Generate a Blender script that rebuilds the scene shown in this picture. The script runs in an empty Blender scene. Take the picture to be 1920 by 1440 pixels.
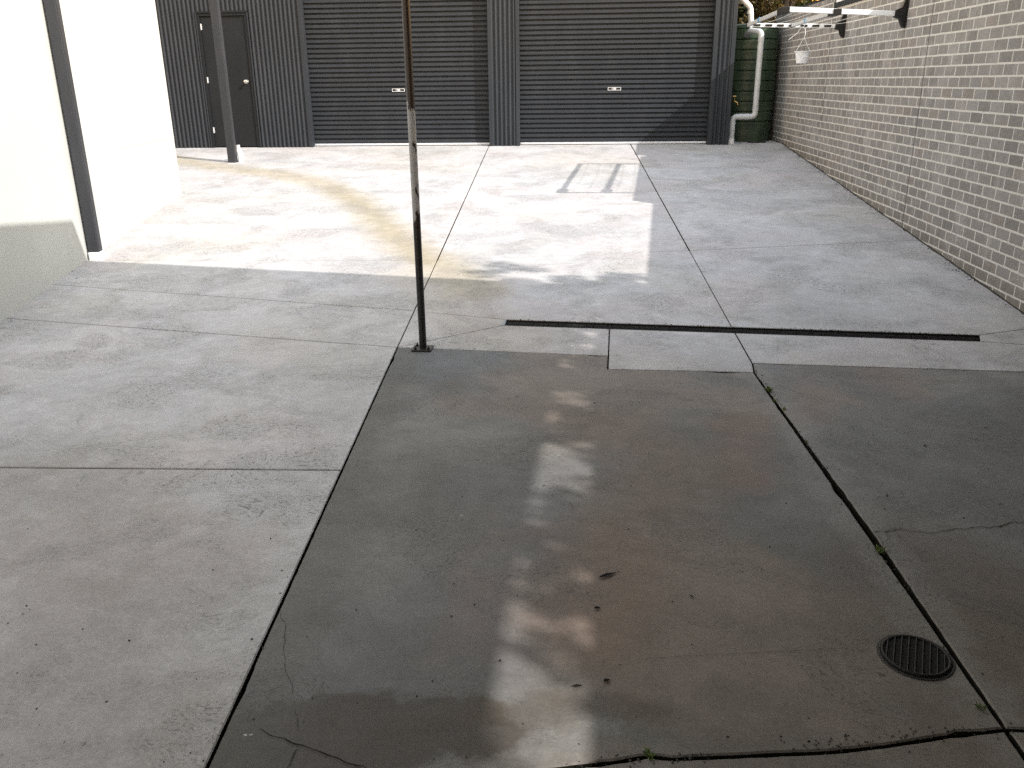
import bpy, bmesh, math, random
import numpy as np
from mathutils import Vector, Matrix, noise as mnoise
random.seed(7); rng = np.random.default_rng(7)
sc = bpy.context.scene
col = sc.collection
# ------------------------------------------------------------------ camera
F = 1590.0                                   # focal length in pixels of a 1920 px wide picture
def cam_basis(vy=(1090, 152), roll=0.012):
    r = math.atan(roll); dn = np.array([math.sin(r), math.cos(r)])
    v = np.array(vy, float) - np.array([960, 720.]); th = math.atan(-(v @ dn) / F)
    Y = np.array([v[0], v[1], F]); Y /= np.linalg.norm(Y)
    U = -np.array([dn[0]*math.cos(th), dn[1]*math.cos(th), math.sin(th)]); U /= np.linalg.norm(U)
    Y = Y - U*(Y @ U); Y /= np.linalg.norm(Y)
    return np.stack([np.cross(Y, U), Y, U])
R = cam_basis()
cd = bpy.data.cameras.new('camera'); cam = bpy.data.objects.new('camera', cd); col.objects.link(cam)
cd.sensor_width = 36; cd.lens = 36*F/1920; cd.clip_start = 0.05; cd.clip_end = 800
Mx = Matrix.Identity(4)
for j, v in enumerate(((1, 0, 0), (0, -1, 0), (0, 0, -1))):
    w = R @ np.array(v, float)
    for i in range(3): Mx[i][j] = w[i]
cam.matrix_world = Mx
sc.camera = cam
# ------------------------------------------------------------------ light
SUN = Vector((.7155, -.337, .612)).normalized()
w = bpy.data.worlds.new('World'); sc.world = w; w.use_nodes = True
nt = w.node_tree; sky = nt.nodes.new('ShaderNodeTexSky'); sky.sky_type = 'NISHITA'; sky.sun_disc = False
sky.sun_elevation = math.asin(SUN.z); sky.sun_rotation = math.atan2(SUN.x, SUN.y)
sky.air_density = 4.0; sky.dust_density = 0.1; sky.ozone_density = 3.0
bg = nt.nodes['Background']; bg.inputs[1].default_value = 0.15
tn = nt.nodes.new('ShaderNodeMix'); tn.data_type = 'RGBA'; tn.blend_type = 'MULTIPLY'; tn.inputs[0].default_value = 1
nt.links.new(sky.outputs[0], tn.inputs[6]); tn.inputs[7].default_value = (1.25, .99, 1.03, 1)
nt.links.new(tn.outputs[2], bg.inputs[0])
sd = bpy.data.lights.new('sun', 'SUN'); so = bpy.data.objects.new('sun', sd); col.objects.link(so)
sd.energy = 2.0; sd.angle = math.radians(0.53); sd.color = (1, .965, .91)
so.rotation_euler = SUN.to_track_quat('Z', 'Y').to_euler(); so.location = (8, -4, 9)
sc.view_settings.view_transform = 'Standard'; sc.view_settings.look = 'None'
sc.view_settings.exposure = 1.68; sc.view_settings.gamma = 1; sc.view_settings.use_curve_mapping = False
sc.cycles.use_denoising = False; sc.cycles.sample_clamp_indirect = 4
sc.view_settings.use_white_balance = True; sc.view_settings.white_balance_temperature = 6500; sc.view_settings.white_balance_tint = 12
# ------------------------------------------------------------------ measuring helpers
SL = .0795                                   # slope of the upper yard
CR = ((-1.3, 5.82), (2.92, 5.51))            # line where the two falls of the yard meet
def zfar(x, y): return -1.05 - SL*(15.3-y)
def zg(x, y):
    yc = CR[0][1] + (x-CR[0][0])*(CR[1][1]-CR[0][1])/(CR[1][0]-CR[0][0])
    if y > yc: return zfar(x, min(y, 15.35))
    return zfar(x, yc) - .015*(yc-y)
def ray(px, py): return R @ np.array([px-960, py-720, F])
def G(px, py):
    d = ray(px, py); t = (-1.05-SL*15.3)/(d[2]-SL*d[1])
    for _ in range(40):
        p = d*t; e = p[2]-zg(p[0], p[1])
        s = (d[2] - (zg(p[0]+d[0]*1e-4, p[1]+d[1]*1e-4)-zg(p[0], p[1]))/1e-4)
        t -= e/s
    p = d*t; return (float(p[0]), float(p[1]))
def onX(px, py, W): d = ray(px, py); return Vector(d*(W/d[0]))
def onY(px, py, D): d = ray(px, py); return Vector(d*(D/d[1]))
# ------------------------------------------------------------------ mesh helpers
def new_obj(name, bm, mats, parent=None, smooth=False):
    me = bpy.data.meshes.new(name); bm.normal_update(); bm.to_mesh(me); bm.free()
    if not isinstance(mats, (list, tuple)): mats = [mats]
    for m in mats: me.materials.append(m)
    if smooth:
        for p in me.polygons: p.use_smooth = True
        try: me.set_sharp_from_angle(angle=math.radians(38))
        except Exception: pass
    o = bpy.data.objects.new(name, me); col.objects.link(o)
    if parent: o.parent = parent; o.matrix_parent_inverse = parent.matrix_world.inverted()
    return o
def tag(o, label=None, cat=None, group=None, kind=None):
    if label: o['label'] = label
    if cat: o['category'] = cat
    if group: o['group'] = group
    if kind: o['kind'] = kind
    return o
def empty(name, loc, label, cat, group=None):
    o = bpy.data.objects.new(name, None); col.objects.link(o); o.location = loc; o.empty_display_size = .1
    o.matrix_world = Matrix.Translation(loc)
    return tag(o, label, cat, group)
def box(bm, lo, hi, mat=0, bevel=0, M=None):
    x0, y0, z0 = lo; x1, y1, z1 = hi
    vs = [bm.verts.new(p) for p in ((x0,y0,z0),(x1,y0,z0),(x1,y1,z0),(x0,y1,z0),(x0,y0,z1),(x1,y0,z1),(x1,y1,z1),(x0,y1,z1))]
    fs = [bm.faces.new([vs[i] for i in f]) for f in ((3,2,1,0),(4,5,6,7),(0,1,5,4),(1,2,6,5),(2,3,7,6),(3,0,4,7))]
    for f in fs: f.material_index = mat
    if bevel:
        es = list({e for f in fs for e in f.edges})
        r = bmesh.ops.bevel(bm, geom=es, offset=bevel, segments=2, affect='EDGES', profile=.5)
        vs = list({v for f in r['faces'] for v in f.verts} | {v for v in vs if v.is_valid})
    if M is not None:
        for v in vs:
            if v.is_valid: v.co = M @ v.co
def tube(bm, pts, r, n=16, cap=True, mat=0):
    pts = [Vector(p) for p in pts]; rr = r if isinstance(r, (list, tuple)) else [r]*len(pts)
    T = []
    for i in range(len(pts)):
        a = pts[max(i-1, 0)]; b = pts[min(i+1, len(pts)-1)]; T.append((b-a).normalized())
    up = Vector((0, 0, 1)) if abs(T[0].z) < .9 else Vector((1, 0, 0))
    u = T[0].cross(up).normalized(); rings = []
    for p, t, q in zip(pts, T, rr):
        u = (u - t*u.dot(t)).normalized(); v = t.cross(u)
        rings.append([bm.verts.new(p + (u*math.cos(a)+v*math.sin(a))*q) for a in [2*math.pi*k/n for k in range(n)]])
    for A, B in zip(rings, rings[1:]):
        for k in range(n):
            f = bm.faces.new((A[k], A[(k+1) % n], B[(k+1) % n], B[k])); f.material_index = mat
    if cap:
        f = bm.faces.new(rings[0][::-1]); f.material_index = mat
        f = bm.faces.new(rings[-1]); f.material_index = mat
def bend(pts, rad, n=7):
    """round the corners of a polyline"""
    pts = [Vector(p) for p in pts]; out = [pts[0]]
    for a, b, c in zip(pts, pts[1:], pts[2:]):
        d1 = (a-b).normalized(); d2 = (c-b).normalized(); p0 = b+d1*rad; p2 = b+d2*rad
        for k in range(n+1):
            t = k/n; out.append(p0*(1-t)**2 + b*2*t*(1-t) + p2*t*t)
    out.append(pts[-1]); return out
def prism(bm, prof, axis, a, b, mat=0):
    """extrude 2D profile along axis between a and b; profile (u,v) in the other two axes in xyz order"""
    def P(u, v, t):
        l = [u, v]; l.insert(axis, t); return l
    A = [bm.verts.new(P(u, v, a)) for u, v in prof]; B = [bm.verts.new(P(u, v, b)) for u, v in prof]
    n = len(prof)
    for i in range(n):
        bm.faces.new((A[i], A[(i+1) % n], B[(i+1) % n], B[i])).material_index = mat
    bm.faces.new(A[::-1]).material_index = mat; bm.faces.new(B).material_index = mat
    bmesh.ops.recalc_face_normals(bm, faces=bm.faces)
# ------------------------------------------------------------------ node helpers
class NT:
    def __init__(s, name):
        s.m = bpy.data.materials.new(name); s.m.use_nodes = True; s.t = s.m.node_tree
        s.b = s.t.nodes['Principled BSDF']; s._pos = None
    def n(s, kind, **kw):
        d = s.t.nodes.new(kind)
        for k, v in kw.items(): setattr(d, k, v)
        return d
    def link(s, a, b): s.t.links.new(a, b)
    def setin(s, sock, v):
        if hasattr(v, 'is_output') or isinstance(v, bpy.types.NodeSocket): s.link(v, sock)
        else: sock.default_value = v
    def math(s, op, a, b=None, c=None, clamp=False):
        d = s.n('ShaderNodeMath', operation=op, use_clamp=clamp)
        for i, v in enumerate((a, b, c)):
            if v is not None: s.setin(d.inputs[i], v)
        return d.outputs[0]
    def vmath(s, op, a, b=None, scale=None):
        d = s.n('ShaderNodeVectorMath', operation=op); s.setin(d.inputs[0], a)
        if b is not None: s.setin(d.inputs[1], b)
        if scale is not None: s.setin(d.inputs['Scale'], scale)
        return d.outputs['Value'] if op in ('LENGTH', 'DOT_PRODUCT', 'DISTANCE') else d.outputs[0]
    @property
    def pos(s):
        if s._pos is None:
            g = s.n('ShaderNodeNewGeometry'); s._pos = g.outputs['Position']
        return s._pos
    def scaled(s, v, sx, sy, sz): return s.vmath('MULTIPLY', v, (sx, sy, sz))
    def noise(s, v, scale, detail=4, rough=.55, dist=0, color=False):
        d = s.n('ShaderNodeTexNoise'); s.link(v, d.inputs['Vector'])
        d.inputs['Scale'].default_value = scale; d.inputs['Detail'].default_value = detail
        d.inputs['Roughness'].default_value = rough; d.inputs['Distortion'].default_value = dist
        return d.outputs['Color' if color else 'Fac']
    def voro(s, v, scale, feature='F1', out='Distance', rand=1):
        d = s.n('ShaderNodeTexVoronoi', feature=feature); s.link(v, d.inputs['Vector'])
        d.inputs['Scale'].default_value = scale; d.inputs['Randomness'].default_value = rand
        return d.outputs[out]
    def ss(s, v, a, b):
        """smooth 0..1 as v goes a -> b"""
        d = s.n('ShaderNodeMapRange', interpolation_type='SMOOTHSTEP'); s.setin(d.inputs[0], v)
        if a < b: d.inputs[1].default_value = a; d.inputs[2].default_value = b
        else:
            d.inputs[1].default_value = b; d.inputs[2].default_value = a; d.inputs[3].default_value = 1; d.inputs[4].default_value = 0
        return d.outputs[0]
    def mix(s, f, a, b, mode='MIX'):
        d = s.n('ShaderNodeMix', data_type='RGBA', blend_type=mode)
        s.setin(d.inputs[0], f)
        for i, v in ((6, a), (7, b)):
            if isinstance(v, tuple) and len(v) == 3: v = (*v, 1)
            s.setin(d.inputs[i], v)
        return d.outputs[2]
    def segdist(s, v, a, b):
        """distance in the ground plane from v to segment a-b"""
        a = Vector((*a, 0)); b = Vector((*b, 0)); ab = b-a; L2 = ab.length_squared
        ap = s.vmath('SUBTRACT', v, tuple(a))
        t = s.math('MULTIPLY', s.vmath('DOT_PRODUCT', ap, tuple(ab)), 1/L2, clamp=True)
        q = s.vmath('SCALE', tuple(ab), scale=t)
        return s.vmath('LENGTH', s.vmath('SUBTRACT', ap, q))
    def polydist(s, v, pts):
        r = None
        for a, b in zip(pts, pts[1:]):
            d = s.segdist(v, a, b); r = d if r is None else s.math('MINIMUM', r, d)
        return r
    def bump(s, h, strength=.3, dist=.01, normal=None):
        d = s.n('ShaderNodeBump'); d.inputs['Strength'].default_value = strength; d.inputs['Distance'].default_value = dist
        s.link(h, d.inputs['Height'])
        if normal is not None: s.link(normal, d.inputs['Normal'])
        return d.outputs[0]
    def out(s, color=None, rough=None, normal=None, metal=None, spec=None):
        if color is not None: s.setin(s.b.inputs['Base Color'], (*color, 1) if isinstance(color, tuple) and len(color) == 3 else color)
        if rough is not None: s.setin(s.b.inputs['Roughness'], rough)
        if normal is not None: s.link(normal, s.b.inputs['Normal'])
        if metal is not None: s.setin(s.b.inputs['Metallic'], metal)
        if spec is not None: s.setin(s.b.inputs['Specular IOR Level'], spec)
        return s.m
def simple(name, c, rough=.5, metal=0, var=.12, scale=14, bump=.05):
    m = NT(name); n = m.noise(m.pos, scale, 6, .6); n2 = m.noise(m.pos, scale*7, 3, .5)
    f = m.math('ADD', m.math('MULTIPLY', n, .7), m.math('MULTIPLY', n2, .3))
    lo = tuple(k*(1-var) for k in c); hi = tuple(min(1, k*(1+var)) for k in c)
    cc = m.mix(m.ss(f, .35, .65), lo, hi)
    r = m.math('ADD', rough-.05, m.math('MULTIPLY', n, .1))
    return m.out(cc, r, m.bump(n2, bump, .002) if bump else None, metal)
# ---------- pixel-measured places on the yard used by several stains
P = lambda pts: [G(*p) for p in pts]
J1f = (G(916, 275), G(745, 652)); J1n = (G(745, 652), G(387, 1440))
J2f = (G(1185, 275), G(1380, 627)); J2n = (G(1412, 690), G(1895, 1380))
def ext(a, b, t): return (a[0]+(b[0]-a[0])*t, a[1]+(b[1]-a[1])*t)

def concrete(name, old):
    m = NT(name)
    p = m.scaled(m.pos, 1, 1, 0)
    warp = m.noise(p, 1.3, 3, .5, color=True)
    pw = m.vmath('ADD', p, m.vmath('SCALE', m.vmath('SUBTRACT', warp, (.5, .5, .5)), scale=.9))
    pw2 = m.vmath('ADD', p, m.vmath('SCALE', m.vmath('SUBTRACT', m.noise(p, 5, 5, .6, color=True), (.5, .5, .5)), scale=.30))
    big = m.noise(pw, .9, 5, .55)
    mid = m.noise(pw, 3.2, 7, .62)
    trow = m.noise(m.scaled(pw, 1.2, 5.5, 1), 2.2, 8, .68, 1.2)      # trowel sweeps
    fine = m.noise(p, 55, 5, .65)
    pit = m.noise(m.scaled(pw, 1, 2.2, 1), 38, 3, .6)
    tint = m.noise(m.vmath('ADD', pw, (7, 3, 1)), .8, 3, .5)
    tint2 = m.noise(m.vmath('ADD', pw, (-4, 9, 2)), .65, 3, .5)
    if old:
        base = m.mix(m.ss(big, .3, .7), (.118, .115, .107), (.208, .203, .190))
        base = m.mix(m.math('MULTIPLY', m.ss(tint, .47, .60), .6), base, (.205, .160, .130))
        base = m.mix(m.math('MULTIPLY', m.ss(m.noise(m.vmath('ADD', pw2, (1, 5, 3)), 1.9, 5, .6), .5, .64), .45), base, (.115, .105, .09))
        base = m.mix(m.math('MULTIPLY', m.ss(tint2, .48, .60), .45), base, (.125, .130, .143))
        # rusty brown stain across the middle of the bay
        d = m.polydist(pw2, P([(1120, 800), (1260, 860), (1180, 1000), (1100, 1180)]))
        base = m.mix(m.math('MULTIPLY', m.ss(d, .46, .02), .6), base, (.165, .115, .088))
        d = m.polydist(pw2, P([(1390, 790), (1400, 900)]))
        base = m.mix(m.math('MULTIPLY', m.ss(d, .24, .0), .5), base, (.185, .115, .09))
        # damp brown band near the camera, strengthened to paint in the shade there
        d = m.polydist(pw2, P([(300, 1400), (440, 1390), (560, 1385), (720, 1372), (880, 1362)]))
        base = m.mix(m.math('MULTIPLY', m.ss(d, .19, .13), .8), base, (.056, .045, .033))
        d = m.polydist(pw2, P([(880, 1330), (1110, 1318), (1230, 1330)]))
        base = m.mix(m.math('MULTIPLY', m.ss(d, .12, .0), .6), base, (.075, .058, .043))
        # brown tint on the right-hand bay, painting its shade into the colour
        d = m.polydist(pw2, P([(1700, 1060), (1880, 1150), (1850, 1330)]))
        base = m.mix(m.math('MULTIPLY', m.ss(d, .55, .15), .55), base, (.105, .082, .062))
        # mossy dark margin along the left joint, worn pale margins along the right one
        d = m.segdist(pw2, J1n[0], ext(*J1n, 1.3))
        base = m.mix(m.math('MULTIPLY', m.ss(d, .34, .03), .5), base, (.095, .092, .078))
        d = m.segdist(pw2, J2n[0], ext(*J2n, 1.3))
        base = m.mix(m.math('MULTIPLY', m.ss(d, .16, .05), .35), base, (.25, .245, .235))
        dv, k, lim = 1, 1.0, .12
    else:
        base = m.mix(m.ss(big, .3, .7), (.372, .363, .358), (.455, .445, .438))
        base = m.mix(m.math('MULTIPLY', m.ss(tint, .46, .60), .5), base, (.445, .405, .388))
        base = m.mix(m.math('MULTIPLY', m.ss(tint2, .5, .64), .3), base, (.43, .40, .335))
        # tan run-off stain curving from the side passage to the drain
        pts = P([(250, 285), (400, 312), (520, 326), (600, 343), (665, 372), (715, 420), (770, 468), (850, 510), (900, 545)])
        d = m.polydist(pw2, pts)
        base = m.mix(m.math('MULTIPLY', m.ss(d, .46, .06), .62), base, (.32, .27, .17))
        d2 = m.polydist(pw2, P([(620, 352), (690, 392), (740, 440), (800, 490)]))
        base = m.mix(m.math('MULTIPLY', m.ss(d2, .2, .02), .4), base, (.27, .225, .14))
        d = m.polydist(pw2, P([(790, 520), (880, 590), (960, 640)]))
        base = m.mix(m.math('MULTIPLY', m.ss(d, .5, .1), .4), base, (.36, .32, .25))
        # pale float edge along the joint of the near bay
        d = m.segdist(pw2, J1n[0], ext(*J1n, 1.3))
        base = m.mix(m.math('MULTIPLY', m.ss(d, .09, .05), .35), base, (.47, .465, .455))
        dv, k, lim = .9, 1.3, .2
        # brown-grey tint that paints deepening shade into the near bay
        d = m.polydist(pw2, P([(60, 900), (250, 1120), (60, 1300), (250, 1440)]))
        base = m.mix(m.math('MULTIPLY', m.ss(d, .8, .1), .55), base, (.26, .238, .208))
    f = m.math('ADD', m.math('MULTIPLY', m.ss(trow, .3, .72), .5), m.math('MULTIPLY', m.ss(mid, .3, .7), .5))
    base = m.mix(1.0, base, m.mix(f, (.87, .863, .85), (1.08, 1.08, 1.09)), 'MULTIPLY')
    blot = m.noise(m.vmath('ADD', pw2, (2.2, 6.1, 0)), 9, 6, .7)
    base = m.mix(1.0, base, m.mix(m.ss(blot, .3, .7), (.90, .895, .885), (1.06, 1.06, 1.065)), 'MULTIPLY')
    base = m.mix(1.0, base, m.mix(m.ss(fine, .25, .75), (.90, .90, .90), (1.08, 1.08, 1.08)), 'MULTIPLY')
    # sand grains, then fine dark scuffs and pits that come in swarms
    gr = m.n('ShaderNodeTexVoronoi'); m.link(p, gr.inputs['Vector']); gr.inputs['Scale'].default_value = 150
    gsep = m.n('ShaderNodeSeparateColor'); m.link(gr.outputs['Color'], gsep.inputs[0])
    base = m.mix(1.0, base, m.mix(gsep.outputs[0], (.94, .94, .94), (1.05, 1.05, 1.05)), 'MULTIPLY')
    swarm = m.ss(m.noise(pw, 1.7, 4, .6), .46, .62)
    pit2 = m.noise(m.scaled(m.vmath('ADD', pw2, (3, 1, 0)), 1, 2.6, 1), 62, 2, .5)
    sc_ = m.math('MULTIPLY', m.math('MAXIMUM', m.ss(pit, .58, .62), m.ss(pit2, .60, .64)), m.math('ADD', m.math('MULTIPLY', swarm, .95), .04))
    base = m.mix(m.math('MULTIPLY', swarm, .16), base, (.2, .19, .175) if not old else (.10, .095, .088))
    base = m.mix(m.math('MULTIPLY', sc_, .75), base, (.12, .115, .105) if not old else (.06, .058, .052))
    # scattered droplets and pock marks
    v = m.voro(pw2, 2.6); vs = m.noise(p, 1.7, 2)
    dots = m.math('MULTIPLY', m.ss(v, .055, .03), m.ss(vs, .5, .62))
    base = m.mix(m.math('MULTIPLY', dots, .75), base, (.045, .042, .038))
    v3 = m.voro(m.vmath('ADD', pw2, (3.3, 1.7, 0)), 7.5)
    dots3 = m.math('MULTIPLY', m.ss(v3, .075, .045), m.ss(m.noise(m.vmath('ADD', p, (9, 9, 0)), 2.4, 2), .55, .66))
    base = m.mix(m.math('MULTIPLY', dots3, .6), base, (.07, .065, .06))
    if not old:
        for (px, py, rad) in [(148, 1412, .014), (160, 1420, .018), (172, 1409, .010), (182, 1408, .009), (163, 1434, .017), (145, 1418, .010), (461, 945, .012), (448, 955, .010), (484, 955, .008), (492, 957, .010), (497, 982, .009), (432, 1027, .010), (433, 1045, .006), (455, 995, .006), (462, 1098, .008), (495, 1020, .007), (206, 1195, .008), (230, 1217, .007), (362, 920, .012)]:
            dd = m.vmath('DISTANCE', pw2, (*G(px, py), 0))
            base = m.mix(m.math('MULTIPLY', m.ss(dd, rad*1.25, rad*.7), .72), base, (.075, .07, .068))
    if old:
        v4 = m.voro(m.vmath('ADD', pw2, (5.3, 8.7, 0)), 3.1)
        base = m.mix(m.math('MULTIPLY', m.ss(v4, .03, .015), .7), base, (.5, .5, .48))
    h = m.math('ADD', m.math('MULTIPLY', fine, .5), m.math('MULTIPLY', m.math('SUBTRACT', 1.0, sc_), .5))
    nrm = m.bump(h, .22, .003)
    nrm = m.bump(mid, .15, .02, nrm)
    rough = m.math('ADD', .62 if old else .72, m.math('MULTIPLY', mid, .22))
    return m.out(base, rough, nrm, 0, .4)
M_new = concrete('new_concrete', False)
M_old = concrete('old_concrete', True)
def soil():
    m = NT('soil'); n = m.noise(m.pos, 9, 8, .7)
    return m.out(m.mix(n, (.012, .011, .009), (.045, .038, .028)), .95, m.bump(n, .6, .02))
M_soil = soil()
def crackmat():
    m = NT('crack_dirt'); n = m.noise(m.pos, 30, 5, .7)
    return m.out(m.mix(n, (.006, .006, .005), (.03, .027, .02)), 1, None, 0, .05)
M_crack = crackmat()
def metal_paint(name, c, rough=.42, dust=.25):
    m = NT(name); n = m.noise(m.scaled(m.pos, 1, 1, .35), 3.5, 7, .65); n2 = m.noise(m.pos, 90, 3, .6)
    cc = m.mix(m.math('MULTIPLY', m.ss(n, .4, .75), dust), c, tuple(k*1.25+.025 for k in c))
    cc = m.mix(1.0, cc, m.mix(n2, (.9, .9, .9), (1.08, 1.08, 1.08)), 'MULTIPLY')
    r = m.math('ADD', rough, m.math('MULTIPLY', n, .18))
    return m.out(cc, r, m.bump(n2, .04, .001), 0, .28)
M_shed = metal_paint('shed_steel', (.0225, .0262, .032), .52)
M_roll = metal_paint('roller_steel', (.0245, .028, .034), .5)
M_door = metal_paint('door_paint', (.0095, .0110, .0135), .55, .12)
M_gap = simple('shadow_gap', (.008, .008, .008), .8)
M_post = metal_paint('post_paint', (.036, .038, .043), .5)
M_alu = simple('aluminium', (.56, .57, .58), .42, .25, .06)
M_whitem = simple('white_enamel', (.78, .79, .80), .35, 0, .04)
M_pvc = simple('pvc', (.50, .51, .52), .38, 0, .08, 9)
M_pvcw = simple('white_pvc', (.78, .78, .77), .4, 0, .05)
M_blackp = simple('black_plastic', (.006, .006, .0065), .42, 0, .2)
M_blue = simple('blue_plastic', (.10, .32, .55), .4)
M_chrome = simple('satin_chrome', (.72, .70, .66), .22, 1, .05)
M_rail = simple('bottom_rail', (.66, .67, .70), .4, .3, .06)
M_iron = simple('cast_iron', (.013, .012, .011), .6, .3, .35, 30, .3)
M_brass = simple('brass', (.55, .38, .14), .35, 1, .15)
M_cord = simple('cord', (.72, .71, .66), .8)
M_foot = simple('white_concrete', (.70, .70, .70), .8, 0, .12, 20, .3)
# ------------------------------------------------------------------ the yard: terrain below, slabs on top
bm = bmesh.new()
xs = [-300, -60, -20, -9, -4.6, -1.3, 1.2, 3.4, 6, 15, 60, 300]; ys = [-300, -60, -8, 0, 3, 5.45, 5.7, 6.0, 6.4, 9, 12, 15.35, 17, 24, 60, 400]
gv = [[bm.verts.new((x, y, zg(x, max(-8, min(y, 15.35)))-.085)) for x in xs] for y in ys]
for j in range(len(ys)-1):
    for i in range(len(xs)-1): bm.faces.new((gv[j][i], gv[j][i+1], gv[j+1][i+1], gv[j+1][i]))
tag(new_obj('ground', bm, M_soil), kind='structure')

def poly_inset(pts, d):
    n = len(pts); out = []
    area = sum(pts[i][0]*pts[(i+1) % n][1]-pts[(i+1) % n][0]*pts[i][1] for i in range(n))
    s = 1 if area > 0 else -1
    for i in range(n):
        a, b, c = (Vector(pts[i-1]), Vector(pts[i]), Vector(pts[(i+1) % n]))
        u = (b-a).normalized(); v = (c-b).normalized()
        n1 = Vector((-u.y, u.x))*s; n2 = Vector((-v.y, v.x))*s
        k = (n1+n2); k = k/max(k.dot(n1), .25)
        out.append(tuple(b + k*d))
    return out
def slab(bm, pts, gap=.006, jag=0.0, mat=0, chips=0.0):
    A = poly_inset(pts, gap/2); B = poly_inset(pts, gap/2+.0035+jag*.35)
    ra, rb = [], []
    n = len(A)
    for i in range(n):
        a0, a1, b0, b1 = Vector(A[i]), Vector(A[(i+1) % n]), Vector(B[i]), Vector(B[(i+1) % n])
        L = (a1-a0).length; k = max(1, int(L/(.035 if jag else .25)))
        if L > 9: k = max(1, int(L/.25))
        nn = Vector((-(a1-a0).y, (a1-a0).x)).normalized()
        for q in range(k):
            t = q/k; pa = a0.lerp(a1, t); pb = b0.lerp(b1, t)
            if jag and q:
                e = mnoise.noise(Vector((pa.x*14, pa.y*14, 3.1)))*jag + mnoise.noise(Vector((pa.x*45, pa.y*45, 1.7)))*jag*.6
                c = max(0, mnoise.noise(Vector((pa.x*4, pa.y*4, 9.3)))-.28)*chips
                off = (b0.lerp(b1, t)-pa).normalized()
                pa = pa + off*(abs(e)+c); pb = pb + off*(abs(e)*1.2+c*1.15)
            ra.append(pa); rb.append(pb)
    va = [bm.verts.new((p.x, p.y, zg(p.x, p.y)-.005)) for p in ra]
    vb = [bm.verts.new((p.x, p.y, zg(p.x, p.y))) for p in rb]
    vc = [bm.verts.new((p.x, p.y, zg(p.x, p.y)-.075)) for p in ra]
    m = len(va)
    fs = [bm.faces.new(vb)]; sides = []
    for i in range(m):
        j = (i+1) % m
        fs.append(bm.faces.new((va[i], va[j], vb[j], vb[i]))); g_ = bm.faces.new((vc[i], vc[j], va[j], va[i])); sides.append(g_); fs.append(g_)
    for f in fs: f.material_index = mat
    for f in sides: f.material_index = 1
    bmesh.ops.recalc_face_normals(bm, faces=fs)
def isect(l1, l2):
    (x1, y1), (x2, y2) = l1; (x3, y3), (x4, y4) = l2
    D = (x1-x2)*(y3-y4)-(y1-y2)*(x3-x4); a = x1*y2-y1*x2; b = x3*y4-y3*x4
    return ((a*(x3-x4)-(x1-x2)*b)/D, (a*(y3-y4)-(y1-y2)*b)/D)
XW = 3.462                                   # foot of the brick wall
WL = ((XW, 0), (XW, 10)); LL = ((-14, 0), (-14, 10)); TOP = ((-5, 15.42), (5, 15.42))
L1 = (G(513, 308), G(1522, 309))
F2l = (G(347, 363), G(640, 378)); j = isect(J1f, (G(640, 378), G(867, 378)))
F2r = (j, G(1590, 352))
j3 = isect(J1f, (G(163, 488), G(860, 488))); F3l = (G(163, 488), j3); F3r = (G(1289, 470), G(1731, 450))
k3 = isect(J2f, F3r)
bm = bmesh.new()
a = isect(J1f, TOP); b = isect(J2f, TOP); c = isect(J1f, L1); d = isect(J2f, L1)
slab(bm, [isect(LL, TOP), a, c, isect(LL, L1)], .012)
slab(bm, [a, b, d, c], .012); slab(bm, [b, isect(WL, TOP), isect(WL, L1), d], .012)
e = j; f = isect(J2f, F2r)
K = G(640, 378); Kl = isect(LL, F2l); q1 = G(513, 308); q2 = G(347, 363)
slab(bm, [isect(LL, L1), q1, q2, Kl], .010); slab(bm, [q1, c, e, K, q2], .010)
slab(bm, [c, d, f, e], .012); slab(bm, [d, isect(WL, L1), isect(WL, F2r), f], .012)
F3L = isect(LL, F3l)
slab(bm, [Kl, q2, K, e, j3, F3L], .012); slab(bm, [e, f, k3, j3], .012)
slab(bm, [f, isect(WL, F2r), isect(WL, F3r), k3], .012)
# rows next to the trench drain
DT = (G(947, 599), G(1836, 628)); DB = (G(943, 610), G(1838, 640))
M3 = (G(120, 535), G(780, 583)); m3 = isect(J1f, M3)
dt0, dt1, db0, db1 = DT[0], DT[1], DB[0], DB[1]
dR = ext(dt1, G(1920, 617), 2.2); dR2 = ext(db1, G(1920, 646), 2.2)
dR = isect(WL, (dt1, G(1920, 617))); dR2 = isect(WL, (db1, G(1920, 646)))
slab(bm, [F3L, j3, m3, isect(LL, M3)], .009)
tJ2 = isect(J2f, DT); bJ2 = isect(J2f, DB)
slab(bm, [j3, k3, tJ2, dt0, m3], .006); slab(bm, [k3, isect(WL, F3r), dR, dt1, tJ2], .006)
C0 = G(745, 651)
L4 = (G(20, 597), C0)
slab(bm, [isect(LL, M3), m3, C0, isect(LL, L4)], .008)
slab(bm, [m3, dt0, db0, C0], .006)
s1 = isect(DB, (G(1143, 610), G(1140, 692))); s2 = G(1141, 667); s3 = G(1140, 692); s4 = G(1414, 698); s5 = G(1411, 681)
slab(bm, [C0, db0, s1, s2], .008); slab(bm, [s1, bJ2, s5, s4, s3, s2], .008)
e5 = isect(WL, (s5, G(1920, 697)))
slab(bm, [bJ2, db1, dR2, e5, s5], .01); slab(bm, [dt1, dR, dR2, db1], .007)
# near bay on the left
N1 = (G(0, 876), G(640, 881)); n1 = isect(J1n, N1); BOT = ((-5, -3.2), (5, -3.2))
slab(bm, [isect(LL, L4), C0, n1, isect(LL, N1)], .010, .0015)
slab(bm, [isect(LL, N1), n1, isect(J1n, BOT), isect(LL, BOT)], .012, .002)
# strip of slab beside the tank
slab(bm, [(2.45, 15.42), (3.45, 15.42), (3.45, 19), (2.45, 19)], .01)
tag(new_obj('driveway', bm, [M_new, M_crack]), kind='structure')
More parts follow.
